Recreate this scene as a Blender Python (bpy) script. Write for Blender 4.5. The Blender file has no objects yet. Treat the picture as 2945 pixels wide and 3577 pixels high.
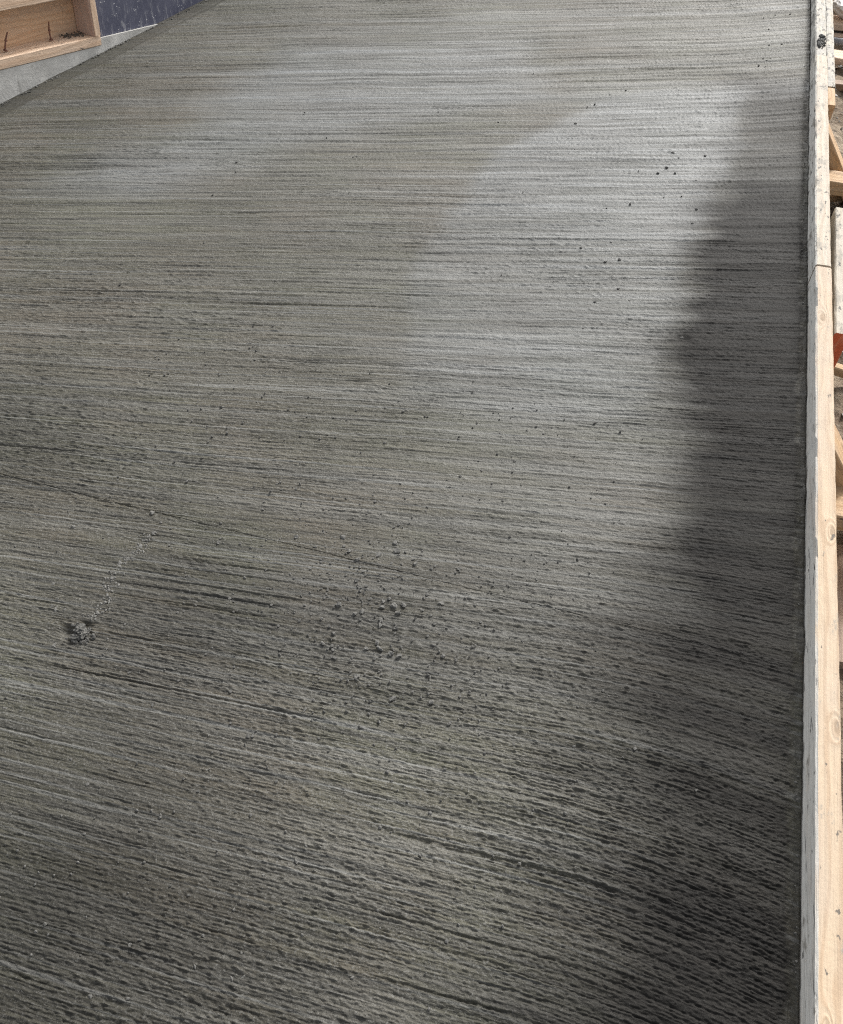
import bpy, bmesh, math, random
import numpy as np
from mathutils import Vector, Matrix, noise as mnoise

scene = bpy.context.scene
C = scene.collection
R = math.radians
random.seed(7)
rng = np.random.default_rng(11)

# ------------------------------------------------------------------ camera
CAM_H, PITCH, YAW = 1.5, 50.85, 16.426
cam_data = bpy.data.cameras.new('camera')
cam_data.sensor_fit = 'HORIZONTAL'
cam_data.sensor_width = 36.0
cam_data.lens = 36.0 * 2950.0 / 2945.0
cam_data.clip_start = 0.02
cam_data.clip_end = 3000
cam = bpy.data.objects.new('camera', cam_data)
C.objects.link(cam)
cam.location = (0, 0, CAM_H)
cam.rotation_euler = (R(90 - PITCH), 0, R(YAW))
scene.camera = cam

# ------------------------------------------------------------------ sky, sun, exposure
SUN_AZ, SUN_EL = 17.0, 37.0          # azimuth from +Y towards +X
world = bpy.data.worlds.new('World')
scene.world = world
world.use_nodes = True
wn, wl = world.node_tree.nodes, world.node_tree.links
sky = wn.new('ShaderNodeTexSky')
sky.sky_type = 'NISHITA'
sky.sun_disc = False
sky.sun_elevation = R(SUN_EL)
sky.sun_rotation = R(SUN_AZ)
sky.air_density = 1.0
sky.dust_density = 4.0
sky.ozone_density = 0.4
overcast = wn.new('ShaderNodeHueSaturation')     # grey, clouded sky
overcast.inputs['Saturation'].default_value = 0.22
wl.new(sky.outputs[0], overcast.inputs['Color'])
wl.new(overcast.outputs[0], wn['Background'].inputs[0])
wn['Background'].inputs[1].default_value = 0.095

sun_d = bpy.data.lights.new('sun', 'SUN')
sun_d.energy = 1.5
sun_d.angle = R(11)
sun_d.color = (1.0, 0.985, 0.95)
sun = bpy.data.objects.new('sun', sun_d)
C.objects.link(sun)
sd = Vector((math.sin(R(SUN_AZ)) * math.cos(R(SUN_EL)), math.cos(R(SUN_AZ)) * math.cos(R(SUN_EL)), math.sin(R(SUN_EL))))
sun.rotation_euler = sd.to_track_quat('Z', 'Y').to_euler()
sun.location = sd * 20

vs = scene.view_settings
vs.view_transform = 'Standard'
vs.look = 'None'
vs.gamma = 1.0
vs.exposure = 1.36
scene.cycles.use_denoising = False
scene.cycles.filter_width = 1.1
vs.use_curve_mapping = False

# ------------------------------------------------------------------ helpers
def tag(o, label=None, cat=None, group=None, kind=None):
    if label: o['label'] = label
    if cat: o['category'] = cat
    if group: o['group'] = group
    if kind: o['kind'] = kind
    return o

def link(name, me, mat=None, parent=None, matrix=None):
    o = bpy.data.objects.new(name, me)
    C.objects.link(o)
    if mat is not None and me is not None and not me.materials:
        me.materials.append(mat)
    if parent is not None:
        o.parent = parent
    if matrix is not None:
        o.matrix_basis = matrix
    return o

def empty(name, loc=(0, 0, 0), matrix=None):
    o = bpy.data.objects.new(name, None)
    C.objects.link(o)
    o.empty_display_size = 0.05
    if matrix is not None: o.matrix_basis = matrix
    else: o.location = loc
    return o

_T = [np.random.default_rng(100 + i).random((256, 256)) for i in range(8)]
def vn(x, y, seed=0):
    """2-D value noise in -1..1"""
    t = _T[seed % 8]
    x = x + 17.3 * seed; y = y + 9.7 * seed
    xi = np.floor(x).astype(np.int64); yi = np.floor(y).astype(np.int64)
    fx = x - xi; fy = y - yi
    fx = fx * fx * (3 - 2 * fx); fy = fy * fy * (3 - 2 * fy)
    a = t[xi & 255, yi & 255]; b = t[(xi + 1) & 255, yi & 255]
    c = t[xi & 255, (yi + 1) & 255]; d = t[(xi + 1) & 255, (yi + 1) & 255]
    return ((a * (1 - fx) + b * fx) * (1 - fy) + (c * (1 - fx) + d * fx) * fy) * 2 - 1

def sstep(a, b, x):
    t = np.clip((x - a) / (b - a), 0, 1)
    return t * t * (3 - 2 * t)

def poly_sd(poly, x, y):
    """signed distance to polygon, positive inside"""
    d2 = np.full(x.shape, 1e9); ins = np.zeros(x.shape, bool)
    n = len(poly)
    for i in range(n):
        ax, ay = poly[i]; bx, by = poly[(i + 1) % n]
        ex, ey = bx - ax, by - ay
        t = np.clip(((x - ax) * ex + (y - ay) * ey) / (ex * ex + ey * ey), 0, 1)
        d2 = np.minimum(d2, (x - ax - t * ex) ** 2 + (y - ay - t * ey) ** 2)
        if ey != 0:
            c = ((ay > y) != (by > y)) & (x < ex * (y - ay) / ey + ax)
            ins ^= c
    d = np.sqrt(d2)
    return np.where(ins, d, -d)

# ------------------------------------------------------------------ node helper
class NT:
    def __init__(self, name):
        self.m = bpy.data.materials.new(name)
        self.m.use_nodes = True
        self.n = self.m.node_tree.nodes; self.l = self.m.node_tree.links
        self.b = self.n['Principled BSDF']
    def new(self, t, **kw):
        nd = self.n.new(t)
        for k, v in kw.items(): setattr(nd, k, v)
        return nd
    def put(self, sock, v):
        if isinstance(v, bpy.types.NodeSocket): self.l.new(v, sock)
        elif isinstance(v, (tuple, list)) and len(v) == 3 and sock.type == 'RGBA': sock.default_value = (*v, 1)
        else: sock.default_value = v
    def math(self, op, a, b=0.0, c=0.0, clamp=False):
        nd = self.new('ShaderNodeMath', operation=op); nd.use_clamp = clamp
        self.put(nd.inputs[0], a); self.put(nd.inputs[1], b); self.put(nd.inputs[2], c)
        return nd.outputs[0]
    def mix(self, f, a, b, blend='MIX'):
        nd = self.new('ShaderNodeMix', data_type='RGBA', blend_type=blend)
        self.put(nd.inputs[0], f); self.put(nd.inputs[6], a); self.put(nd.inputs[7], b)
        return nd.outputs[2]
    def rng(self, v, a, b, c=0.0, d=1.0, smooth=True):
        nd = self.new('ShaderNodeMapRange', interpolation_type='SMOOTHSTEP' if smooth else 'LINEAR')
        for i, q in enumerate((v, a, b, c, d)): self.put(nd.inputs[i], q)
        return nd.outputs[0]
    def noise(self, vec, scale, detail=3, rough=0.55, dist=0.0, dim='3D'):
        nd = self.new('ShaderNodeTexNoise', noise_dimensions=dim)
        self.put(nd.inputs['Vector'], vec); nd.inputs['Scale'].default_value = scale
        nd.inputs['Detail'].default_value = detail; nd.inputs['Roughness'].default_value = rough
        nd.inputs['Distortion'].default_value = dist
        return nd.outputs[0]
    def map(self, vec, scale=(1, 1, 1), loc=(0, 0, 0), rot=(0, 0, 0)):
        nd = self.new('ShaderNodeMapping')
        self.put(nd.inputs[0], vec); nd.inputs[1].default_value = loc
        nd.inputs[2].default_value = rot; nd.inputs[3].default_value = scale
        return nd.outputs[0]
    def bump(self, h, strength, dist, nrm=None):
        nd = self.new('ShaderNodeBump')
        nd.inputs['Strength'].default_value = strength; nd.inputs['Distance'].default_value = dist
        self.put(nd.inputs['Height'], h)
        if nrm is not None: self.put(nd.inputs['Normal'], nrm)
        return nd.outputs[0]
    def coord(self, which='Object'):
        return self.new('ShaderNodeTexCoord').outputs[which]
    def attr(self, name):
        return self.new('ShaderNodeAttribute', attribute_name=name).outputs['Fac']

# ------------------------------------------------------------------ materials
def concrete_slab_material():
    t = NT('fresh_concrete')
    uv = t.new('ShaderNodeUVMap', uv_map='broom').outputs[0]
    pos = t.coord('Object')
    darken = t.attr('darken'); pale_mask = t.attr('pale_mask'); smooth_ = t.attr('margin')  # masks for the darker and the paler patches
    s1 = t.noise(t.map(uv, (6, 170, 1)), 1, 4, .65, dim='2D')
    s2 = t.noise(t.map(uv, (16, 420, 1)), 1, 3, .6, dim='2D')
    s3 = t.noise(t.map(uv, (1.0, 24, 1)), 1, 5, .65, dim='2D')
    s4 = t.noise(t.map(uv, (1.8, 60, 1)), 1, 4, .6, dim='2D')
    grit = t.noise(pos, 240, 5, .75)
    speck = t.noise(t.map(pos, loc=(1, 7, 3)), 420, 2, .5)
    big = t.noise(pos, 1.7, 5, .6)
    hue = t.noise(t.map(pos, loc=(5, 3, 0)), 2.1, 4, .55)
    base_col = t.mix(t.rng(hue, .36, .64), (.093, .092, .066), (.106, .093, .071))
    base_col = t.mix(t.rng(s3, .40, .66, 0, .75), base_col, (.134, .130, .115))
    base_col = t.mix(t.rng(s4, .48, .68, 0, .65), base_col, (.048, .047, .042))
    base_col = t.mix(t.rng(big, .38, .68, 0, .55), base_col, (.062, .058, .044))
    pale = t.mix(t.rng(s3, .35, .65), (.148, .154, .155), (.212, .222, .226))
    base_col = t.mix(t.math('MULTIPLY', pale_mask, t.rng(s4, .35, .65, .92, .55)), base_col, pale)
    s5 = t.noise(t.map(uv, (.9, 95, 1), (3.1, 1.7, 0)), 1, 3, .6, dim='2D')
    s6 = t.noise(t.map(uv, (.7, 80, 1), (8.1, 5.7, 0)), 1, 3, .6, dim='2D')
    base_col = t.mix(t.rng(s5, .57, .68, 0, .60), base_col, (.200, .203, .196))
    base_col = t.mix(t.rng(s6, .57, .68, 0, .60), base_col, (.040, .039, .034))
    base_col = t.mix(t.rng(s1, .48, .70, 0, .55), base_col, (.040, .039, .035))
    base_col = t.mix(t.rng(grit, .50, .66, 0, .7), base_col, (.21, .207, .192))
    base_col = t.mix(t.rng(speck, .57, .69, 0, .7), base_col, (.030, .029, .026))
    dark_col = t.mix(t.rng(s4, .3, .7), (.010, .0095, .0088), (.024, .0225, .0205))
    dark_col = t.mix(t.rng(grit, .55, .70, 0, .5), dark_col, (.055, .053, .050))
    base_col = t.mix(1.0, base_col, (.88, .88, .875), 'MULTIPLY')
    col = t.mix(darken, base_col, dark_col)
    t.put(t.b.inputs['Base Color'], col)
    r = t.rng(pale_mask, 0, 1, .60, .56, False)
    r = t.math('ADD', r, t.rng(s3, .3, .7, .06, -.06))
    r = t.math('ADD', r, t.rng(s4, .3, .7, -.05, .07))
    t.put(t.b.inputs['Roughness'], r)
    t.put(t.b.inputs['Specular IOR Level'], t.rng(darken, 0, 1, .28, .08, False))
    t.b.inputs['IOR'].default_value = 1.45
    h = t.math('ADD', t.math('MULTIPLY', s2, .6), t.math('MULTIPLY', s1, .8))
    soft = t.math('SUBTRACT', 1.0, t.math('MULTIPLY', smooth_, .85))
    h = t.math('MULTIPLY', h, soft)
    n1 = t.bump(h, 1.0, .0011)
    h2 = t.math('ADD', t.math('MULTIPLY', grit, .7), t.noise(pos, 120, 3, .6))
    n2 = t.bump(t.math('MULTIPLY', h2, soft), 1.0, .0014, n1)
    t.put(t.b.inputs['Normal'], n2)
    return t.m

def wood_material(name, light, dark, cement=0.3, knots=(), face_cement=0.0, stain=(.17, .155, .13), seed=0.0, end_red=False, spat_scale=14):
    """object space: X runs along the board"""
    t = NT(name)
    p = t.coord('Object')
    nrm = t.coord('Normal')
    sep = t.new('ShaderNodeSeparateXYZ'); t.put(sep.inputs[0], nrm)
    warp = t.noise(t.map(p, (2.2, 9, 9), (seed, seed, 0)), 1, 3, .5)
    spx = t.new('ShaderNodeSeparateXYZ'); t.put(spx.inputs[0], p)
    ring = t.math('ADD', t.math('MULTIPLY', spx.outputs[1], 260.0), t.math('MULTIPLY', spx.outputs[2], 180.0))
    ring = t.math('ADD', ring, t.math('MULTIPLY', warp, 26.0))
    kcore = None
    for (kx, ky, kr) in knots:
        d = t.new('ShaderNodeVectorMath', operation='LENGTH')
        t.put(d.inputs[0], t.map(p, (.35 / kr, 1 / kr, .5 / kr), (-kx * .35 / kr, -ky / kr, 0)))
        g = t.math('POWER', 2.718, t.math('MULTIPLY', t.math('MULTIPLY', d.outputs['Value'], d.outputs['Value']), -.45))
        ring = t.math('ADD', ring, t.math('MULTIPLY', g, 16.0))
        core = t.rng(d.outputs['Value'], .55, .95, 1, 0)
        kcore = core if kcore is None else t.math('MAXIMUM', kcore, core)
    sn = t.math('SINE', ring)
    col = t.mix(t.rng(sn, .1, 1.0, 0, .75), light, dark)
    fine = t.noise(t.map(p, (5, 260, 260), (seed, 0, 0)), 1, 4, .6)
    col = t.mix(t.rng(fine, .5, .8, 0, .45), col, tuple(c * .62 for c in dark))
    blot = t.noise(t.map(p, (3, 10, 10), (0, seed, 0)), 1, 4, .6)
    col = t.mix(t.rng(blot, .40, .66, 0, .6), col, tuple(.45 * a + .55 * b for a, b in zip(light, (.38, .33, .29))))
    if kcore is not None:
        col = t.mix(t.math('MULTIPLY', kcore, .75), col, tuple(c * .70 for c in dark))
    # cement film and dashes
    film = t.noise(t.map(p, (5, 30, 30), (seed * 2, 1, 0)), 1, 5, .65)
    if face_cement > 0:
        side = t.rng(sep.outputs[1], -.9, -.4, 1, 0) if face_cement < 5 else 1.0
        side = t.rng(sep.outputs[1], .4, .9, 0, 1)
        col = t.mix(t.math('MULTIPLY', side, t.rng(film, .25, .55, .55, .95)), col, (.78, .765, .71))
        dash = t.noise(t.map(p, (16, 120, 120), (seed, 4, 0)), 1, 3, .6)
        col = t.mix(t.math('MULTIPLY', side, t.rng(dash, .60, .68, 0, .8)), col, (.09, .085, .085))
    spat = t.noise(t.map(p, (spat_scale, spat_scale * 2, spat_scale * 2), (seed, 2, 2)), 1, 6, .7)
    thr = .74 - cement * .3
    col = t.mix(t.rng(spat, thr, thr + .10, 0, .85), col, tuple(c * 1.5 for c in stain))
    spot = t.noise(t.map(p, (26, 52, 52), (seed, 7, 2)), 1, 3, .6)
    col = t.mix(t.rng(spot, .74 - cement * .17, .79 - cement * .17, 0, .85), col, (.075, .068, .06))
    if end_red:
        e = t.rng(sep.outputs[0], -.9, -.5, 1, 0)
        rn = t.noise(t.map(p, (60, 60, 14)), 1, 4, .6)
        red = t.mix(t.rng(rn, .45, .75, 0, .6), (.46, .10, .04), (.50, .26, .17))
        col = t.mix(e, col, red)
    t.put(t.b.inputs['Base Color'], col)
    t.b.inputs['Roughness'].default_value = .78
    hh = t.math('ADD', t.math('MULTIPLY', fine, .6), t.math('MULTIPLY', spat, 1.0))
    hh = t.math('ADD', hh, t.math('MULTIPLY', sn, .12))
    t.put(t.b.inputs['Normal'], t.bump(hh, .8, .003))
    return t.m

def plain_material(name, c1, c2, scale=20, rough=.85, bump=.4, dist=.004, spots=None):
    t = NT(name)
    p = t.coord('Object')
    a = t.noise(p, scale, 5, .62)
    col = t.mix(t.rng(a, .35, .65), c1, c2)
    if spots:
        b = t.noise(t.map(p, loc=(3, 3, 3)), spots[1], 4, .6)
        col = t.mix(t.rng(b, spots[2], spots[2] + .06), col, spots[0])
    t.put(t.b.inputs['Base Color'], col)
    t.b.inputs['Roughness'].default_value = rough
    t.put(t.b.inputs['Normal'], t.bump(t.noise(p, scale * 2.5, 5, .65), bump, dist))
    return t.m

def blue_panel_material():
    t = NT('coated_plywood')
    p = t.coord('Object')
    a = t.noise(t.map(p, (7, 7, 3)), 1, 4, .6)
    col = t.mix(t.rng(a, .3, .7), (.062, .066, .105), (.095, .099, .142))
    # lime drips running down, scuffs and specks of splashed mortar
    drip = t.noise(t.map(p, (70, 7, 7)), 1, 4, .65)
    col = t.mix(t.rng(drip, .60, .76, 0, .4), col, (.40, .41, .46))
    scuff = t.noise(t.map(p, (50, 15, 15), (4, 0, 0)), 1, 5, .7)
    lowz = t.new('ShaderNodeSeparateXYZ'); t.put(lowz.inputs[0], p)
    col = t.mix(t.math('MULTIPLY', t.rng(scuff, .52, .68, 0, .65), t.rng(lowz.outputs[1], -.17, -.02, 1, .08)), col, (.42, .42, .44))
    v = t.new('ShaderNodeTexVoronoi'); v.inputs['Scale'].default_value = 85
    t.put(v.inputs['Vector'], t.map(p, (1, 1, .8)))
    sp = t.rng(v.outputs['Distance'], .12, .20, 1, 0)
    sp = t.math('MULTIPLY', sp, t.rng(t.noise(p, 12, 3, .6), .50, .60))
    col = t.mix(sp, col, (.74, .74, .74))
    t.put(t.b.inputs['Base Color'], col)
    t.b.inputs['Roughness'].default_value = .5
    t.put(t.b.inputs['Normal'], t.bump(scuff, .3, .002))
    return t.m

def kerb_material():
    t = NT('pale_concrete')
    p = t.coord('Object')
    a = t.noise(p, 9, 5, .6)
    col = t.mix(t.rng(a, .3, .7), (.42, .41, .385), (.56, .55, .52))
    st = t.noise(t.map(p, (45, 20, 4)), 1, 4, .6)
    col = t.mix(t.rng(st, .6, .7, 0, .45), col, (.21, .205, .19))
    low = t.noise(p, 28, 5, .7)
    col = t.mix(t.rng(low, .60, .72, 0, .55), col, (.26, .25, .22))
    t.put(t.b.inputs['Base Color'], col)
    t.b.inputs['Roughness'].default_value = .85
    t.put(t.b.inputs['Normal'], t.bump(t.math('ADD', low, t.noise(p, 120, 4, .6)), .5, .004))
    return t.m

def soil_material():
    t = NT('soil')
    p = t.coord('Object')
    a = t.noise(p, 5, 6, .65)
    col = t.mix(t.rng(a, .35, .65), (.14, .098, .064), (.25, .195, .135))
    g = t.noise(p, 60, 5, .7)
    col = t.mix(t.rng(g, .5, .7, 0, .7), col, (.30, .255, .195))
    col = t.mix(t.rng(t.noise(t.map(p, loc=(2, 2, 2)), 34, 4, .6), .60, .70, 0, .8), col, (.055, .043, .033))
    t.put(t.b.inputs['Base Color'], col)
    t.b.inputs['Roughness'].default_value = .95
    t.put(t.b.inputs['Normal'], t.bump(g, .9, .012))
    return t.m

M = {}
M['slab'] = concrete_slab_material()
M['crumb'] = plain_material('mortar_crumb', (.080, .078, .070), (.150, .146, .134), 120, .8, .6, .002)
M['finecrumb'] = plain_material('fine_mortar', (.055, .054, .048), (.105, .102, .094), 200, .85, .5, .001)
M['darkcrumb'] = plain_material('damp_mortar', (.042, .040, .037), (.09, .087, .08), 120, .8, .6, .002)
CREAM, CREAM_D = (.47, .365, .255), (.38, .27, .175)
M['boardA'] = wood_material('form_board_wood', CREAM, CREAM_D, .52,
    knots=((1.55, .006, .006), (2.05, -.014, .007), (2.52, -.012, .007), (3.28, .004, .009)), face_cement=1, seed=1.3)
M['boardB'] = wood_material('cement_smeared_wood', (.45, .39, .31), (.37, .30, .225), .75, face_cement=1, seed=4.1)
M['boardC'] = wood_material('mortar_caked_wood', (.42, .385, .32), (.34, .295, .23), 1.0, face_cement=1, seed=7.7, stain=(.22, .21, .19))
M['brace'] = wood_material('brace_wood', (.43, .285, .155), (.34, .205, .10), .3, knots=((.1, .02, .010),), seed=2.2)
M['outer'] = wood_material('red_ended_wood', (.42, .38, .31), (.34, .29, .22), .8, seed=3.3, end_red=True)
M['panelwood'] = wood_material('panel_timber', (.68, .50, .36), (.58, .40, .27), .42, seed=5.5, spat_scale=22)
M['panelshade'] = wood_material('panel_timber_shaded', (.58, .40, .31), (.50, .33, .25), .05, seed=6.5)  # darker copy of the panel timber, shade put into the stile colour
M['ply'] = wood_material('panel_plywood', (.64, .42, .26), (.54, .33, .19), .36, knots=((1.45, .08, .012), (1.75, .10, .008)), seed=8.2, spat_scale=16)
M['blue'] = blue_panel_material()
M['kerb'] = kerb_material()
M['soil'] = soil_material()
M['rust'] = plain_material('rusty_steel', (.16, .06, .035), (.09, .038, .025), 160, .75, .5, .001)
M['bar'] = plain_material('rusted_bar', (.16, .075, .05), (.10, .05, .035), 60, .8, .5, .001)
M['oldwood'] = wood_material('weathered_wood', (.26, .165, .10), (.17, .10, .06), .1, seed=9.1)
M['pipe'] = plain_material('grey_plastic', (.33, .34, .37), (.27, .28, .31), 30, .45, .1, .001)
M['stone'] = plain_material('grey_stone', (.25, .235, .21), (.42, .40, .37), 40, .9, .5, .003)
M['clod'] = plain_material('dark_clod', (.07, .058, .047), (.13, .11, .09), 60, .95, .6, .004)

def bag_material():
    t = NT('printed_plastic_bag')
    p = t.coord('Object')
    s = t.new('ShaderNodeSeparateXYZ'); t.put(s.inputs[0], p)
    w = t.math('ADD', t.math('ADD', s.outputs[0], t.math('MULTIPLY', s.outputs[1], .7)), t.math('MULTIPLY', t.noise(p, 12, 2), .06))
    band = t.rng(t.math('ABSOLUTE', t.math('ADD', w, -.02)), .010, .016, 1, 0)
    t.put(t.b.inputs['Base Color'], t.mix(band, (.78, .75, .72), (.62, .03, .05)))
    t.b.inputs['Roughness'].default_value = .4
    return t.m
M['bag'] = bag_material()

# ------------------------------------------------------------------ slab (broom-finished concrete)
WA = np.array([-2.431, 2.623]); WD = np.array([.2609, .9654]); WN = np.array([.9654, -.2609])   # base line of the wall form

def build_slab():
    ys = [-1.2]
    while ys[-1] < 9.0:
        y = ys[-1]
        if y < -.15: d = .012
        elif y < .75: d = .0011
        elif y < 1.25: d = .0015
        elif y < 1.7: d = .0020
        elif y < 2.5: d = .0030
        elif y < 4.6: d = .0052
        else: d = .02
        ys.append(y + d)
    ys = np.array(ys)
    XR = .4965
    nc = 600                                        # columns, finest beside the board, 3 mm growing to 9 mm
    q = np.linspace(0, 1, nc); q = 1 - (.55 * (1 - q) + .45 * (1 - q) ** 2.0)
    xw = np.minimum(WA[0] + (ys - WA[1]) * WD[0] / WD[1] - .04, -1.15)
    xw = np.where(ys < 1.0, np.maximum(xw, -1.9 - .8 * np.clip(ys, 0, 1)), xw)
    X = q[None, :] * (XR - xw[:, None]) + xw[:, None]
    Y = np.broadcast_to(ys[:, None], X.shape).copy()
    X = X.copy()
    # broom stroke coordinate v: strokes swing from square to the board (near) to slanting (far)
    yk = np.array([-2, .1, .5, .8, 1.1, 1.6, 2.2, 3.0, 4.0, 9.0])
    sk = np.array([.0, .03, .06, .10, .14, .20, .262, .30, .36, .40])
    v = Y.copy()
    for _ in range(12):
        s0 = np.interp(v, yk, sk)
        turn = np.clip(X - .02, 0, None) ** 2
        near = 1 - sstep(.6, 1.5, v)
        far = sstep(2.2, 3.4, v)
        g = s0 * X - turn * (.27 * near - .18 * far)
        v = Y - g
    v = v + .006 * vn(X * .9, Y * 2.2, 1) + .0010 * vn(X * 11, v * 16, 2)
    dedge = XR - X
    dwall = (X - WA[0]) * WN[0] + (Y - WA[1]) * WN[1]
    edge = 1 - sstep(.010, .026, dedge + .005 * vn(X * 5, Y * 60, 3) + .005 * vn(X * 2, Y * 11, 5) + .003 * vn(X * 9, Y * 190, 2))
    wallm = 1 - sstep(.070, .085, dwall + .004 * vn(Y * 14, X * 3, 4))
    margin = np.maximum(edge * .75, wallm)
    # relief
    patch = vn(X * 2.3, v * 3.1, 5) * .5 + vn(X * 6, v * 9, 6) * .3
    amp = np.interp(Y, [-1, .3, 1.0, 1.8, 3, 5], [1.25, 1.2, 1.1, .95, .85, .8]) * (1 + .55 * patch)
    vj = v + .0010 * vn(X / .0075, Y / .005, 3) + .0008 * vn(X / .018, Y / .012, 5)
    brk = vn(X * 45, v * 60, 7)
    r1 = np.tanh(1.8 * vn(X * 9 + 2 * vn(X * 3, v * 30, 1), vj / .0029, 0))
    nearw = 1 - sstep(.7, 1.6, Y)                    # coarser, more torn towards the near end
    r1 = r1 * (1 - .5 * nearw) + nearw * .6 * np.tanh(2.2 * vn(X * 14, (vj + .0007 * vn(X / .004, Y / .003, 6)) / .0029, 5))
    r2 = vn(X * 20, vj / .0022, 1)
    r3 = vn(X * 2.5, vj / .010, 2)
    line = np.exp(-(vn(X * 3.5, vj / .0095, 4) / .22) ** 2)
    gash = vn(X * 1.3, vj / .0085, 3) * sstep(.1, .6, vn(X * .9 + 4, v / .06, 6))
    z = .00085 * r1 + .00060 * r2 + .00015 * r3 - .0005 * line
    z = z * (1 + .45 * brk)
    z = z + sstep(.8, 2.4, Y) * (.0012 * vn(X * 1.2, v / .031, 5) + .0016 * vn(X * 1.6, v / .015, 6) + .0014 * vn(X * 3, v / .008, 2))
    g1 = vn(X / .0048, Y / .0028, 4); g2 = vn(X / .0100, Y / .0060, 5)
    peb = sstep(-.25, .45, vn(X * 2.1, Y * 2.6, 2) + .5 * vn(X * 7, Y * 7, 6))
    z = z + (.00080 + .00035 * nearw) * g1 + .00045 * g2 + .0030 * peb * np.clip(g2 + .5 * g1 - .55, 0, None)
    z = z - .0020 * sstep(.66, .76, gash)
    z = z * amp * (1 - .9 * margin)
    z = z + .0028 * vn(X * 3, Y * 2.4, 6) + .0014 * vn(X * 9, Y * 8, 7)
    # edge band against the form board: gritty, slightly dished
    z = z - .0012 * edge + edge * (.0008 * vn(X / .004, Y / .004, 2) + .0010 * vn(X / .01, Y / .016, 3))
    z = z + .0007 * np.exp(-((dedge - .025) / .005) ** 2) * (1 + vn(X * 20, Y / .012, 1))
    z = z + .006 * np.exp(-(dedge / .0045) ** 2) * np.clip(vn(X * 3, Y * 17, 4) + .6 * vn(X * 3, Y * 70, 1), 0, None)
    # incised line beside the wall form
    z = z - .0030 * np.exp(-((dwall - .062) / .004) ** 2) + .0016 * np.exp(-((dwall - .072) / .005) ** 2)
    # plucked hollow beside the mortar lump
    for hx, hy, rr, dp in ((-.955, .664, .015, .012), (-.94, .648, .014, .009), (-.925, .683, .012, .007), (.17, 1.965, .02, .005)):
        z = z - dp * np.exp(-(((X - hx) / rr) ** 2 + ((Y - hy) / (rr * .8)) ** 2) ** 1.6)
    # masks for darker and paler slab colour, strung out along the broom strokes
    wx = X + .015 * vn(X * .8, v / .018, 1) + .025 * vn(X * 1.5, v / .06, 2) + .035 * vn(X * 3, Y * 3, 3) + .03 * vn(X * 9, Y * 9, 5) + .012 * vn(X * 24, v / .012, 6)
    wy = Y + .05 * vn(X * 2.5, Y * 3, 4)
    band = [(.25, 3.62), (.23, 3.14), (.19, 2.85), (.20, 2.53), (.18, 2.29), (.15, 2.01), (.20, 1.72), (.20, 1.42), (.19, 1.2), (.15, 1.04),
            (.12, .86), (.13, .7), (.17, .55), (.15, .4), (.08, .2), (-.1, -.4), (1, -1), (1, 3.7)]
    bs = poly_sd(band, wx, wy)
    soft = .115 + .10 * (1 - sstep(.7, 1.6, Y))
    darken = (.92 + .06 * sstep(.8, 1.5, Y)) * sstep(-soft, soft, bs)
    darken = darken * (1 - .30 * sstep(2.6, 3.2, wy))                     # fainter towards the far end
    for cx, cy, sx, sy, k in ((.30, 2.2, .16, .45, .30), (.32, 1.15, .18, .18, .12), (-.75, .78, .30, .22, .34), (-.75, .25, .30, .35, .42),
                              (-.30, .92, .30, .22, .26), (-2.1, 2.6, .18, .5, .14), (-1.5, 1.15, .45, .2, .18), (-.2, .06, .9, .28, .42)):  # near-end blobs paint the light falloff into the slab colour
        darken = darken + k * np.exp(-((wx - cx) / sx) ** 2 - ((wy - cy) / sy) ** 2)
    darken = darken + .10 * patch + .08 * vn(X * 1.2, v / .03, 5) + .30 * wallm - .5 * edge
    darken = np.clip(darken, 0, 1)
    A = [(-.57, 2.74), (-.26, 3.28), (.26, 3.56), (.26, 3.06), (.17, 2.52), (.14, 2.0), (.1, 1.63), (-.5, 1.51), (-.65, 2.12)]
    B = [(-2.01, 2.09), (-1.9, 2.43), (-1.67, 2.76), (-1.6, 3.44), (-.59, 3.83), (-.48, 3.28), (-1.0, 2.78), (-1.4, 2.42), (-1.59, 2.18)]
    ax = X + .015 * vn(X * 2, v / .02, 2) + .02 * vn(X * 9, Y * 9, 1)
    pale_mask = .95 * sstep(-.035, .045, poly_sd(A, ax, wy)) * (.35 + .65 * sstep(1.7, 2.9, Y))  # paler patch in the slab colour
    pale_mask = np.maximum(pale_mask, .75 * sstep(-.10, .15, poly_sd(B, wx, wy)))
    pale_mask = pale_mask + .4 * np.exp(-((wx + .15) / .4) ** 2 - ((wy - 1.75) / .35) ** 2) + .3 * np.exp(-((wx + .05) / .3) ** 2 - ((wy - 1.1) / .3) ** 2)
    pale_mask = pale_mask + .35 * sstep(.1, .7, vn(X * .7, v / .05, 3)) * sstep(1.8, 3, Y) + .5 * np.exp(-((v - 3.42) / .035) ** 2)
    pale_mask = pale_mask * (1 - wallm)
    pale_mask = np.clip(pale_mask, 0, 1)
    ny, nx = X.shape
    # skirt so that the slab has depth
    def pad(a, mode='edge'): return np.pad(a, 1, mode=mode)
    Xp, Yp, Zp = pad(X), pad(Y), pad(z)
    Zp[0, :] = Zp[-1, :] = -.18; Zp[:, 0] = Zp[:, -1] = -.18
    ny, nx = Xp.shape
    co = np.stack([Xp, Yp, Zp], -1).reshape(-1, 3).astype(np.float32)
    me = bpy.data.meshes.new('concrete_slab')
    nv = ny * nx; nf = (ny - 1) * (nx - 1)
    me.vertices.add(nv); me.vertices.foreach_set('co', co.ravel())
    i = np.arange(nv, dtype=np.int32).reshape(ny, nx)
    q = np.stack([i[:-1, :-1], i[:-1, 1:], i[1:, 1:], i[1:, :-1]], -1).reshape(-1)
    me.loops.add(nf * 4); me.loops.foreach_set('vertex_index', q)
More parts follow.
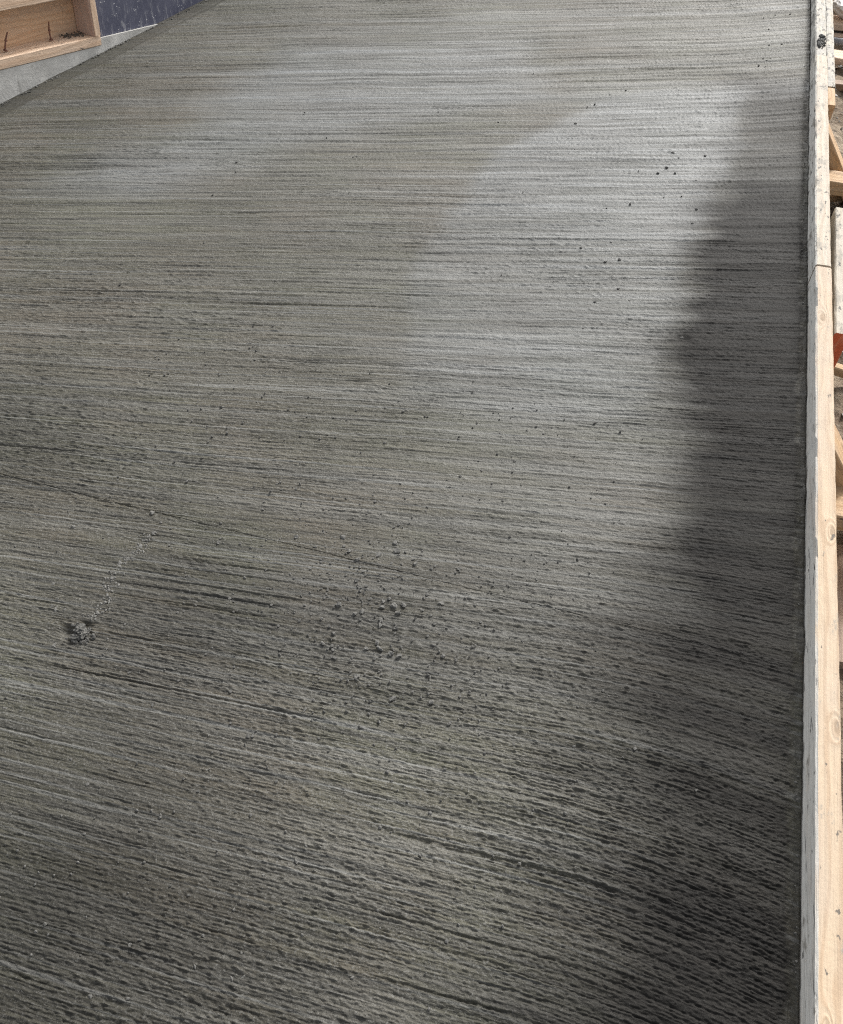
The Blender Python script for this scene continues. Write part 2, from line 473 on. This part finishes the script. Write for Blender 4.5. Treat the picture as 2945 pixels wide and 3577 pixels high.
    me.polygons.add(nf); me.polygons.foreach_set('loop_start', np.arange(0, nf * 4, 4, dtype=np.int32))
    try: me.polygons.foreach_set('loop_total', np.full(nf, 4, np.int32))
    except Exception: pass
    me.update(calc_edges=True)
    me.polygons.foreach_set('use_smooth', np.ones(nf, bool))
    uvl = me.uv_layers.new(name='broom')
    uvv = np.stack([pad(X), pad(v)], -1).reshape(-1, 2).astype(np.float32)
    uvl.data.foreach_set('uv', uvv[q].ravel())
    for nm, a in (('darken', darken), ('pale_mask', pale_mask), ('margin', margin)):
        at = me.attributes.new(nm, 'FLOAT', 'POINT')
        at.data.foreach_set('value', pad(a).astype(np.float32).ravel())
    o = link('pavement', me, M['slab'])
    tag(o, 'fresh grey broom finished concrete slab sloping away between the forms', kind='structure')
    return o
slab = build_slab()

# ------------------------------------------------------------------ ground sheet
def build_ground():
    xs = np.concatenate([[-900, -200, -40, -10, -3, -1, 0, .40], np.linspace(.5, 1.25, 56), [1.5, 2, 3, 6, 15, 40, 200, 900]])
    ys = np.concatenate([[-900, -200, -40, -10, -3], np.linspace(-1, 7, 320), [8, 10, 15, 40, 200, 900]])
    X, Y = np.meshgrid(xs, ys)
    inside = ((X > .45) & (X < 1.4) & (Y > -1.1) & (Y < 7.2)).astype(float)
    Z = -.30 + inside * (.025 * vn(X * 7, Y * 7, 1) + .012 * vn(X * 22, Y * 22, 2) + .006 * vn(X * 50, Y * 50, 3))
    me = bpy.data.meshes.new('ground')
    ny, nx = X.shape
    i = np.arange(ny * nx).reshape(ny, nx)
    f = np.stack([i[:-1, :-1], i[:-1, 1:], i[1:, 1:], i[1:, :-1]], -1).reshape(-1, 4)
    me.from_pydata(np.stack([X, Y, Z], -1).reshape(-1, 3).tolist(), [], f.tolist())
    tag(link('ground', me, M['soil']), 'brown stony soil beside the slab form', kind='structure')
build_ground()

# ------------------------------------------------------------------ lumber
def plank_mesh(name, L, W, T, cham=.003, seed=0, rough=.0008, seglen=.03, notches=()):
    """X 0..L, Y -W/2..W/2, Z -T..0 ; chamfered, slightly ragged"""
    n = max(2, int(L / seglen) + 1)
    w, c = W / 2, cham
    prof = [(-w + c, 0), (w - c, 0), (w, -c), (w, -T + c), (w - c, -T), (-w + c, -T), (-w, -T + c), (-w, -c)]
    verts, faces = [], []
    for i in range(n):
        x = L * i / (n - 1)
        bow = .0012 * mnoise.noise(Vector((x * .9, seed, 3.3)))
        for j, (y, z) in enumerate(prof):
            k = mnoise.noise(Vector((x * 26, j * 5.1, seed * 3.7)))
            k2 = mnoise.noise(Vector((x * 6, j * 2.1 + 9, seed * 1.7)))
            dy = rough * (k + k2); dz = rough * (mnoise.noise(Vector((x * 21, j * 7.7 + 40, seed))) + k2)
            for (nx0, nx1, jj, ay, az) in notches:
                if nx0 < x < nx1 and j in jj:
                    dy += ay * (.6 + .6 * abs(k)); dz += az * (.6 + .6 * abs(k))
            verts.append((x, y + bow + dy, z + dz))
    P = len(prof)
    for i in range(n - 1):
        for j in range(P):
            a = i * P + j; b = i * P + (j + 1) % P
            faces.append((a, a + P, b + P, b))
    faces.append(tuple(range(P)))
    faces.append(tuple(reversed(range((n - 1) * P, n * P))))
    me = bpy.data.meshes.new(name)
    me.from_pydata(verts, [], faces)
    me.update()
    bm = bmesh.new(); bm.from_mesh(me); bmesh.ops.recalc_face_normals(bm, faces=bm.faces); bm.to_mesh(me); bm.free()
    return me

def frame(origin, xdir, zdir):
    x = Vector(xdir).normalized(); z = Vector(zdir); z = (z - x * z.dot(x)).normalized(); y = z.cross(x)
    m = Matrix((x, y, z)).transposed().to_4x4(); m.translation = Vector(origin)
    return m

def plank(name, origin, xdir, zdir, L, W, T, mat, label=None, cat=None, group=None, parent=None, **kw):
    return tag(link(name, plank_mesh(name, L, W, T, **kw), mat, parent, frame(origin, xdir, zdir)), label, cat, group)

# boards along the right side of the slab, set on edge; local X runs +Y in the world, local +Y faces the slab (-X world)
BX0, BX1, BZ = .4995, .5435, .063
bw = BX1 - BX0; bc = (BX0 + BX1) / 2
ragged = ((3.33, 3.42, (2,), -.003, -.007), (2.45, 2.49, (2,), -.003, -.005), (2.75, 2.80, (2,), -.003, -.005))
plank('form_board', (bc, -1.2, BZ), (0, 1, 0), (0, 0, 1), 3.52, bw, .235, M['boardA'],
      'long pale timber form board on edge at the right of the slab', 'board', 'form boards along the slab edge', seed=1, cham=.004, rough=.0009, seglen=.012, notches=ragged)
plank('form_board', (bc - .001, 2.327, BZ + .002), (0, 1, 0), (0, 0, 1), 1.45, bw, .235, M['boardB'],
      'cement smeared form board beyond the butt joint, slab side', 'board', 'form boards along the slab edge', seed=2, cham=.004, rough=.0012)
plank('form_board', (bc + .001, 3.784, BZ - .008), (0, 1, 0), (0, 0, 1), 4.6, bw - .002, .225, M['boardC'],
      'farthest form board by the slab, caked with mortar splashes at the top', 'board', 'form boards along the slab edge', seed=3, cham=.004, rough=.0016)
plank('form_board', (.5595, 3.54, BZ - .011), (0, 1, 0), (0, 0, 1), 4.85, .030, .22, M['boardC'],
      'mortar caked outer board doubling the far form board', 'board', 'form boards along the slab edge', seed=4, cham=.003, rough=.0016)
plank('wood_block', (.5585, 3.385, .052), (0, 1, 0), (0, 0, 1), .14, .028, .055, M['brace'],
      'short wooden block nailed outside the form, just before the doubled boards', 'block', seed=5)
plank('outer_plank', (.5745, 2.045, .046), (.012, 1, .004), (0, 0, 1), .64, .040, .17, M['outer'],
      'cement covered plank with a red painted end outside the form joint', 'plank', seed=6, cham=.004, rough=.0012)

# kickers and horizontal braces on the outer side
plank('diagonal_brace', (.5445, 3.27, .040), (.46, .10, -.62), (.62, 0, .46), .55, .085, .040, M['brace'],
      'far diagonal timber brace running down from the form board', 'brace', 'diagonal braces outside the form', seed=7)
plank('diagonal_brace', (.5445, 1.665, .040), (.46, .04, -.62), (.62, 0, .46), .53, .095, .040, M['brace'],
      'near diagonal timber brace running down from the form board', 'brace', 'diagonal braces outside the form', seed=8)
plank('horizontal_brace', (.5445, 3.175, -.10), (1, .02, -.02), (0, 0, 1), .60, .085, .050, M['brace'],
      'far level timber brace standing off the form, below the far diagonal', 'brace', 'level braces outside the form', seed=9)
plank('horizontal_brace', (.5445, 1.585, -.10), (1, .02, -.02), (0, 0, 1), .60, .125, .050, M['brace'],
      'near level timber brace standing off the form, below the near diagonal', 'brace', 'level braces outside the form', seed=10)
plank('wood_offcut', (.60, 3.33, -.255), (1, .35, .02), (0, 0, 1), .32, .05, .03, M['brace'],
      'orange timber offcut lying on dark soil before the far braces', 'offcut', seed=11)
plank('wood_offcut', (.585, 2.25, -.20), (1, .1, -.25), (0, 0, 1), .25, .03, .03, M['brace'],
      'small orange offcut poking out beside the red plank end', 'offcut', seed=12)
for k, (y, z, lab) in enumerate(((5.32, -.262, 'weathered brown plank on the soil at the top right corner'),
                                 (4.90, -.262, 'weathered brown plank on the soil just before the white bag'),
                                 (4.36, -.262, 'weathered brown plank on the soil nearest to the wooden block'))):
    plank('weathered_plank', (.62, y, z), (1, .03 * (k - 1), 0), (0, 0, 1), .8, .05, .03, M['oldwood'], lab, 'plank', 'brown planks on the soil', seed=13 + k)
plank('weathered_plank', (.70, 1.22, -.262), (-.02, 1, 0), (0, 0, 1), .36, .09, .035, M['oldwood'],
      'weathered brown plank lying along the soil near the camera', 'plank', 'brown planks on the soil', seed=17)
plank('pale_board', (.66, 5.02, -.235), (1, .05, 0), (0, 0, 1), .5, .12, .03, M['panelwood'],
      'pale board lying on the soil behind the white bag', 'board', seed=18)
plank('pale_board', (.655, 4.66, -.255), (1, -.08, 0), (0, 0, 1), .5, .10, .03, M['panelwood'],
      'pale board lying on the soil in front of the grey pipe', 'board', seed=19)

def tube_mesh(name, L, r, seg=14, wall=.0):
    bm = bmesh.new()
    rings = []
    for x in (0, L):
        rings.append([bm.verts.new((x, r * math.cos(2 * math.pi * k / seg), r * math.sin(2 * math.pi * k / seg))) for k in range(seg)])
    for k in range(seg):
        bm.faces.new((rings[0][k], rings[0][(k + 1) % seg], rings[1][(k + 1) % seg], rings[1][k]))
    ri = r * .8
    for e, x in ((0, .0), (1, L)):
        inner = [bm.verts.new((x, ri * math.cos(2 * math.pi * k / seg), ri * math.sin(2 * math.pi * k / seg))) for k in range(seg)]
        deep = [bm.verts.new((x + (.05 if e == 0 else -.05), ri * math.cos(2 * math.pi * k / seg), ri * math.sin(2 * math.pi * k / seg))) for k in range(seg)]
        for k in range(seg):
            k2 = (k + 1) % seg
            bm.faces.new((rings[e][k], rings[e][k2], inner[k2], inner[k]))
            bm.faces.new((inner[k], inner[k2], deep[k2], deep[k]))
        bm.faces.new(deep)
    bmesh.ops.recalc_face_normals(bm, faces=bm.faces)
    me = bpy.data.meshes.new(name); bm.to_mesh(me); bm.free()
    for p in me.polygons: p.use_smooth = len(p.vertices) == 4
    return me
tag(link('grey_pipe', tube_mesh('grey_pipe', .9, .016), M['pipe'], None, frame((.60, 4.80, -.255), (1, .02, 0), (0, 0, 1))),
    'grey plastic pipe lying across the soil near the white bag', 'pipe')

# ------------------------------------------------------------------ stones, clods, crumbs
def lump_mesh(name, seed, sub=2, amp=.45, freq=1.6, squash=.75):
    bm = bmesh.new()
    bmesh.ops.create_icosphere(bm, subdivisions=sub, radius=1)
    for vv in bm.verts:
        n = mnoise.noise(vv.co * freq + Vector((seed * 7.1, seed * 3.3, seed))) + .5 * mnoise.noise(vv.co * freq * 2.3 + Vector((seed, seed * 5, 2)))
        vv.co *= 1 + amp * n
        vv.co.z *= squash
    me = bpy.data.meshes.new(name); bm.to_mesh(me); bm.free()
    return me

def merged_lumps(name, items, mat, sub=1, seeds=6):
    """items: (x, y, z, r) -> one mesh of irregular lumps"""
    protos = []
    for s in range(seeds):
        m = lump_mesh('tmp', s + 30, sub, .75, 2.1)
        protos.append((np.array([vv.co[:] for vv in m.vertices]), [tuple(p.vertices) for p in m.polygons]))
        bpy.data.meshes.remove(m)
    V, F, off = [], [], 0
    for i, (x, y, z, r) in enumerate(items):
        pv, pf = protos[i % seeds]
        a = random.random() * 6.28; ca, sa = math.cos(a), math.sin(a)
        sx, sy, sz = (random.uniform(.7, 1.3) for _ in range(3))
        q = pv * np.array([sx, sy, sz]) * r
        q = np.stack([q[:, 0] * ca - q[:, 1] * sa + x, q[:, 0] * sa + q[:, 1] * ca + y, q[:, 2] + z], -1)
        V += q.tolist(); F += [tuple(k + off for k in f) for f in pf]; off += len(pv)
    me = bpy.data.meshes.new(name)
    me.from_pydata(V, [], F)
    return link(name, me, mat)

items = []
for k in range(900):
    x = random.uniform(.57, .95); y = random.uniform(0, 6); r = random.choice((.004, .005, .006, .008, .011))
    items.append((x, y, -.298 + .02 * random.random(), r))
tag(merged_lumps('soil_gravel', items, M['stone']), 'pale grit and pebbles strewn over the brown soil', 'gravel', kind='stuff')
for k, (x, y, r, lab) in enumerate(((.66, 3.55, .030, 'dark soil clod lying between the far braces'), (.70, 3.28, .026, 'larger dark soil clod before the orange offcut'),
                                    (.64, 3.24, .018, 'smaller dark soil clod before the orange offcut'), (.72, 4.98, .025, 'dark soil clod beside the white bag'),
                                    (.66, 1.48, .024, 'dark soil clod before the near level brace'))):
    o = link('soil_clod', lump_mesh('soil_clod', k + 3, 3, .5, 1.9), M['clod']); o.location = (x, y, -.285); o.scale = (r,) * 3
    tag(o, lab, 'clod', 'dark soil clods')

# crumpled bag
bm = bmesh.new(); bmesh.ops.create_icosphere(bm, subdivisions=4, radius=.075)
for vv in bm.verts:
    n = mnoise.noise(vv.co * 22) + .6 * abs(mnoise.noise(vv.co * 48 + Vector((4, 1, 0))))
    vv.co *= 1 + .35 * n; vv.co.z *= .6
me = bpy.data.meshes.new('plastic_bag'); bm.to_mesh(me); bm.free()
o = link('plastic_bag', me, M['bag']); o.location = (.755, 5.06, -.185)
tag(o, 'crumpled white plastic bag with a red print on the soil', 'bag')

# crumbs lying singly on the slab (positions in metres)
CR = {
 'n': [(-1.086,.906),(-.753,.959),(-1.004,.701),(-.969,.553),(-.903,.942),(-.903,.974),(-.935,.994),(-.961,.624),(-1.045,.757),(-.593,1.022),(-.493,1.051),(-.467,1.019),(-.442,1.002),(-.376,1.068),(-.365,1.049),(-.359,1.039),(-.401,1.027),(-.324,1.037),(-.317,1.026),(-.425,.949),(-.344,.925),(-.354,.915),(-.31,.918),(-.329,.911),(-.351,.901),(-.389,.879),(-.401,.869),(-.315,.896),(-.345,.87),(-.342,.858),(-.309,.86),(-.334,.816),(-.325,.805),(-.352,.797),(-.283,.8),(-.198,.825),(-.3,.801),(-.441,.784),(-.427,.812),(-.349,.731),(-.405,.759),(-.267,.706),(-.193,.721),(-.441,.881),(-.235,.945),(-.422,.638),(-.222,1.041),(-.43,.985)],
 'b': [(-.592,.372),(-.542,.173),(-.563,.303),(-.364,.213),(-.348,.182),(-.364,.175),(-.378,.333),(-.333,.37),(-.403,.269),(-.25,.349),(-.427,.174)],
 'r': [(-.236,3.353),(-.279,3.258),(-.182,3.406),(-.303,3.233),(-.075,3.4),(-.323,3.089),(.041,2.978),(.063,2.946),(.151,2.987),(.03,2.869),(.062,2.842),(.133,2.812),(.041,2.674),(.097,2.697),(-.059,2.604),(-.129,2.557),(.145,2.547),(.151,2.633),(.006,2.825),(-.059,2.821),(.167,1.965),(-.087,2.367),(-.049,2.284),(-.088,2.261),(.006,2.092),(-.088,2.059),(-.032,2.139)],
 'f': [(-.409,2.575),(-.596,3.017),(-.553,3.451),(-.829,3.034),(-.629,2.796),(-.294,2.902),(-.171,2.312),(-.263,2.303),(-.606,1.975),(-.598,1.904),(-.1,1.93),(-.678,2.145),(-.528,2.131),(-.374,2.109),(-1.354,2.561),(-1.399,2.485),(-1.374,2.425),(-1.388,2.269),(-1.292,2.008),(-1.014,2.639),(-1.023,2.629),(-.994,2.363),(-.868,2.381),(-.986,1.679),(-.933,1.695),(-1.008,1.89),(-1.079,1.875),(-1.26,1.84),(-1.437,1.746),(-1.16,2.732),(-1.112,2.807),(-1.305,2.888),(-.34,1.634),(-.01,1.569),(-.425,1.471),(-.412,1.303),(-.175,1.386),(-1.083,1.215),(-1.185,1.485),(-.22,2.12)],
 'c': [(.313,4.389),(.328,4.349),(.35,4.309),(.302,4.267),(.308,4.242),(.364,4.344),(.328,4.147),(.31,4.083),(.296,4.045),(.32,4.016),(.344,4.023),(.335,3.984),(.385,4.01),(.33,3.832),(.316,3.846),(.343,3.851),(.327,3.774),(.301,3.776),(.412,4.34)],
}
crumb_light = [lump_mesh('mortar_crumb', s, 2, .8, 2.2, .8) for s in range(5)]
crumb_dark = [lump_mesh('mortar_crumb', s + 9, 2, .8, 2.2, .8) for s in range(4)]
for m in crumb_light: m.materials.append(M['crumb'])
for m in crumb_dark: m.materials.append(M['darkcrumb'])
INFO = {
 'n': ('small grey mortar crumb lying on the rough middle of the slab', 'crumbs on the middle of the slab', crumb_light, (.0036, .0062)),
 'b': ('small grey mortar crumb on the coarse foreground of the slab', 'crumbs on the foreground of the slab', crumb_light, (.0022, .0038)),
 'r': ('dark crumb on the glistening patch of the slab, right of centre', 'dark crumbs on the glistening patch', crumb_dark, (.0024, .0046)),
 'f': ('small crumb lying alone on the smoother far slab, left and centre', 'lone crumbs on the far slab', crumb_dark, (.0018, .0034)),
 'c': ('dark crumb in the loose cluster at the far right by the board', 'dark crumbs clustered at the far right', crumb_dark, (.0023, .0042)),
}
for z, pts in CR.items():
    lab, grp, protos, (r0, r1) = INFO[z]
    for i, (x, y) in enumerate(pts):
        o = bpy.data.objects.new('mortar_crumb', protos[i % len(protos)]); C.objects.link(o)
        r = random.uniform(r0, r1)
        o.location = (x, y, r * .25); o.rotation_euler = (0, 0, random.uniform(0, 6.28))
        o.scale = (r * random.uniform(.8, 1.4), r * random.uniform(.6, 1.2), r * random.uniform(.6, 1.0))
        tag(o, lab, 'crumb', grp)

# plucked mortar lump with its ring of bits
items = [(.004, .010, .003, .013), (.016, -.002, .004, .012), (.002, -.014, .002, .011), (.022, .008, .001, .009), (-.008, .017, .001, .008)]
for k in range(70):
    a = random.uniform(-2.6, 2.6); rad = random.uniform(.012, .044)
    items.append((rad * math.cos(a) * 1.05 + .006, rad * math.sin(a) * .75, random.uniform(-.001, .003), random.uniform(.0010, .0045)))
o = merged_lumps('mortar_lump', items, M['finecrumb'], sub=3); o.scale = (.75, .75, .75)
o.location = (-.930, .664, .001)
tag(o, 'crumbly torn up mortar lump beside its hollow in the slab', 'lump')
# trail of crumbs leading away from it
items = []
for k in range(240):
    t = random.random() ** .8
    x = -.927 + .004 * t + random.gauss(0, .0075); y = .70 + .235 * t
    items.append((x + .012 * math.sin(t * 9), y, .001, random.uniform(.0010, .0034)))
tag(merged_lumps('crumb_trail', items, M['crumb'], sub=1), 'thin line of tiny pale crumbs running from the torn up mortar lump', 'crumbs', kind='stuff')
items = []
for k in range(1300):
    if k % 2: x, y = random.gauss(-.36, .22), random.gauss(.86, .16)
    else: x, y = random.uniform(-1.2, .12), random.uniform(.05, 1.6)
    items.append((x, y, .0008, random.uniform(.0010, .0034)))
tag(merged_lumps('fine_crumbs', items, M['finecrumb'], sub=1), 'fine loose mortar crumbs sprinkled over the near half of the slab', 'crumbs', kind='stuff')
# grit scattered along the seam against the board and the wall form
items = []
for k in range(150):
    y = random.uniform(0, 5.2)
    items.append((.492 - abs(random.gauss(0, .006)), y, random.uniform(-.003, .001), random.uniform(.0010, .0030)))
tag(merged_lumps('edge_grit', items, M['crumb'], sub=1), 'dark gritty mortar bits along the slab edge at the board', 'grit', kind='stuff')
items = []
for k in range(160):
    s = random.uniform(-.6, 1.5); d = abs(random.gauss(0, .008))
    p = WA + WD * s + WN * d
    items.append((p[0], p[1], .001, random.uniform(.0015, .0045)))
tag(merged_lumps('seam_grit', items, M['crumb'], sub=1), 'mortar bits along the seam under the wall form', 'grit', kind='stuff')
# mortar dropped on the far board
items = [(random.gauss(0, .009), random.gauss(0, .024), .0015, random.uniform(.002, .008)) for k in range(40)]
o = merged_lumps('mortar_splat', items, M['darkcrumb'], sub=2); o.location = (.523, 3.93, .056)
tag(o, 'dark lump of mortar dropped on top of the far form board', 'mortar')

# ------------------------------------------------------------------ wall form on the left
# frame of the wall form: a runs along it, b out of it towards the slab, c up; it is level while the slab climbs
SL = -.163
e1 = Vector((WD[0], WD[1], SL)).normalized()
nb = Vector((WN[0], WN[1], 0)).normalized()
e3 = nb.cross(e1).normalized()
if e3.z < 0: e3 = -e3
WO = Vector((WA[0], WA[1], .112))
def wp(a, b, c): return WO + e1 * a + nb * b + e3 * c
WM = Matrix((e1, -nb, e3)).transposed().to_4x4(); WM.translation = WO

# concrete upstand poking out below the form (local: x=a, y=-b, z=c)
def kerb_mesh():
    n = 150; V = []; F = []
    rows = 10
    for i in range(n):
        a = -2.4 + 6.2 * i / (n - 1)
        top = 0.0 if a < .545 else .0275
        for j in range(rows):
            c = -.55 + (top + .55) * (j / (rows - 1)) if j < rows else 0
            b = -.004 - .0035 * (mnoise.noise(Vector((a * 9, c * 22, 1))) + .5 * mnoise.noise(Vector((a * 30, c * 50, 4))))
            V.append((a, -b, c))
        V.append((a, .20, top)); V.append((a, .20, -.55))
    P = rows + 2
    for i in range(n - 1):
        for j in range(P):
            a0 = i * P + j; b0 = i * P + (j + 1) % P
            F.append((a0, b0, b0 + P, a0 + P))
    F.append(tuple(range(P))); F.append(tuple(reversed(range((n - 1) * P, n * P))))
    me = bpy.data.meshes.new('concrete_kerb'); me.from_pydata(V, [], F); me.update()
    bm = bmesh.new(); bm.from_mesh(me); bmesh.ops.recalc_face_normals(bm, faces=bm.faces); bm.to_mesh(me); bm.free()
    return me
tag(link('concrete_kerb', kerb_mesh(), M['kerb'], None, WM), 'pale grey concrete strip showing under the wall form', 'kerb')

# framed timber panel
pan = empty('formwork_panel', matrix=WM)
tag(pan, 'open timber framed formwork panel at the upper left corner', 'formwork')
def lp(name, a, b, c, along, L, W, T, mat, face=(0, -1, 0), **kw):
    """plank in the panel's own frame: its top face looks along `face`"""
    return link(name, plank_mesh(name, L, W, T, **kw), mat, pan, frame((a, -b, c), along, face))
AX = (1, 0, 0); UP = (0, 0, 1)
PA0, PA1 = -1.9, .545
D = .098
def timber(name, a0, a1, c0, c1, mat, seed, d0=0.0):
    if (a1 - a0) > (c1 - c0):
        return lp(name, a0, -d0, (c0 + c1) / 2, AX, a1 - a0, c1 - c0, D - d0, mat, seed=seed, cham=.003, rough=.0011)
    return lp(name, (a0 + a1) / 2, -d0, c0, UP, c1 - c0, a1 - a0, D - d0, mat, seed=seed, cham=.003, rough=.0011)
timber('bottom_rail', PA0, PA1, .001, .038, M['panelwood'], 21)
timber('rail', PA0, PA1 - .0305, .187, .226, M['panelwood'], 22)
timber('top_rail', PA0, PA1, .341, .38, M['panelwood'], 24)
timber('stile', .516, PA1 - .001, .0385, .3405, M['panelshade'], 25)
for k, a in enumerate((-.35, -1.2)):
    for (c0, c1) in ((.0385, .1865), (.2265, .3405)):
        timber('stud', a - .019, a + .019, c0, c1, M['panelwood'], 26 + k)
link('plywood_sheet', plank_mesh('plywood_sheet', PA1 - PA0, .38, .018, cham=.001, seed=31), M['ply'], pan, frame((PA0, D + .0015, .19), AX, (0, -1, 0)))

# facing strip on the near edge of the stile is lighter: its lit front is put into the colour
link('stile_face', plank_mesh('stile_face', .299, .0275, .004, cham=.001, seed=33, rough=.0008), M['panelwood'], pan, frame((.5302, -.0045, .0395), UP, (0, -1, 0)))

# blue coated panel
blue = empty('coated_panel', matrix=WM)
tag(blue, 'dark blue coated formwork panel flecked with white splashes behind the timber panel', 'formwork')
link('sheet', plank_mesh('sheet', 3.2, .35, .018, cham=.001, seed=41, seglen=.1), M['blue'], blue, frame((.5475, .012, .0285 + .175), AX, (0, -1, 0)))
for k in range(5):
    link('backing_stud', plank_mesh('backing_stud', .33, .045, .09, seed=42 + k), M['panelwood'], blue, frame((.62 + .7 * k, .032, .035), UP, (0, -1, 0)))

# rusty spikes leaning inside the panel, and dirt in its corner
def spike_mesh(L, w0, w1):
    bm = bmesh.new()
    rings = []
    n = 9
    for i in range(n):
        t = i / (n - 1)
        w = w0 + (w1 - w0) * t; bend = .004 * math.sin(t * 3)
        rings.append([bm.verts.new((t * L, sx * w * (1 + .2 * mnoise.noise(Vector((t * 7, sx, 1)))) + bend, sz * w * .6)) for sx, sz in ((-1, -1), (1, -1), (1, 1), (-1, 1))])
    for i in range(n - 1):
        for j in range(4):
            bm.faces.new((rings[i][j], rings[i][(j + 1) % 4], rings[i + 1][(j + 1) % 4], rings[i + 1][j]))
    bm.faces.new(rings[0]); bm.faces.new(rings[-1])
    # head / lug
    r = bmesh.ops.create_cube(bm, size=1)
    for vv in r['verts']: vv.co = Vector((vv.co.x * .006 + .004, vv.co.y * w0 * 4.2, vv.co.z * w0 * 3.2))
    r = bmesh.ops.create_cube(bm, size=1)
    for vv in r['verts']: vv.co = Vector((vv.co.x * .005 + L * .55, vv.co.y * w0 * 3.2 + w0, vv.co.z * w0 * 1.6))
    bmesh.ops.recalc_face_normals(bm, faces=bm.faces)
    me = bpy.data.meshes.new('rusty_spike'); bm.to_mesh(me); bm.free()
    return me
for a, b, c, ad, bd, L, lab in ((.345, -.052, .0415, .13, -.05, .066, 'rusty steel spike standing upright inside the timber panel'),
                                (.128, -.050, .0415, .55, -.10, .068, 'rusty steel spike leaning over at the left edge of the timber panel')):
    o = link('rusty_spike', spike_mesh(L, .0028, .0021), M['rust'])
    d = (e1 * ad + nb * bd + e3).normalized()
    o.matrix_basis = frame(wp(a, b, c), d, nb)
    tag(o, lab, 'spike', 'rusty spikes in the timber panel')
items = []
for k in range(110):
    items.append((random.gauss(.465, .03), .065 + random.gauss(0, .018), .039 + .003 * random.random(), random.uniform(.001, .0045)))
o = merged_lumps('dirt_heap', items, M['clod'], sub=1); o.matrix_basis = WM
tag(o, 'dark crumbs of dirt heaped in the corner of the timber panel', 'dirt', kind='stuff')
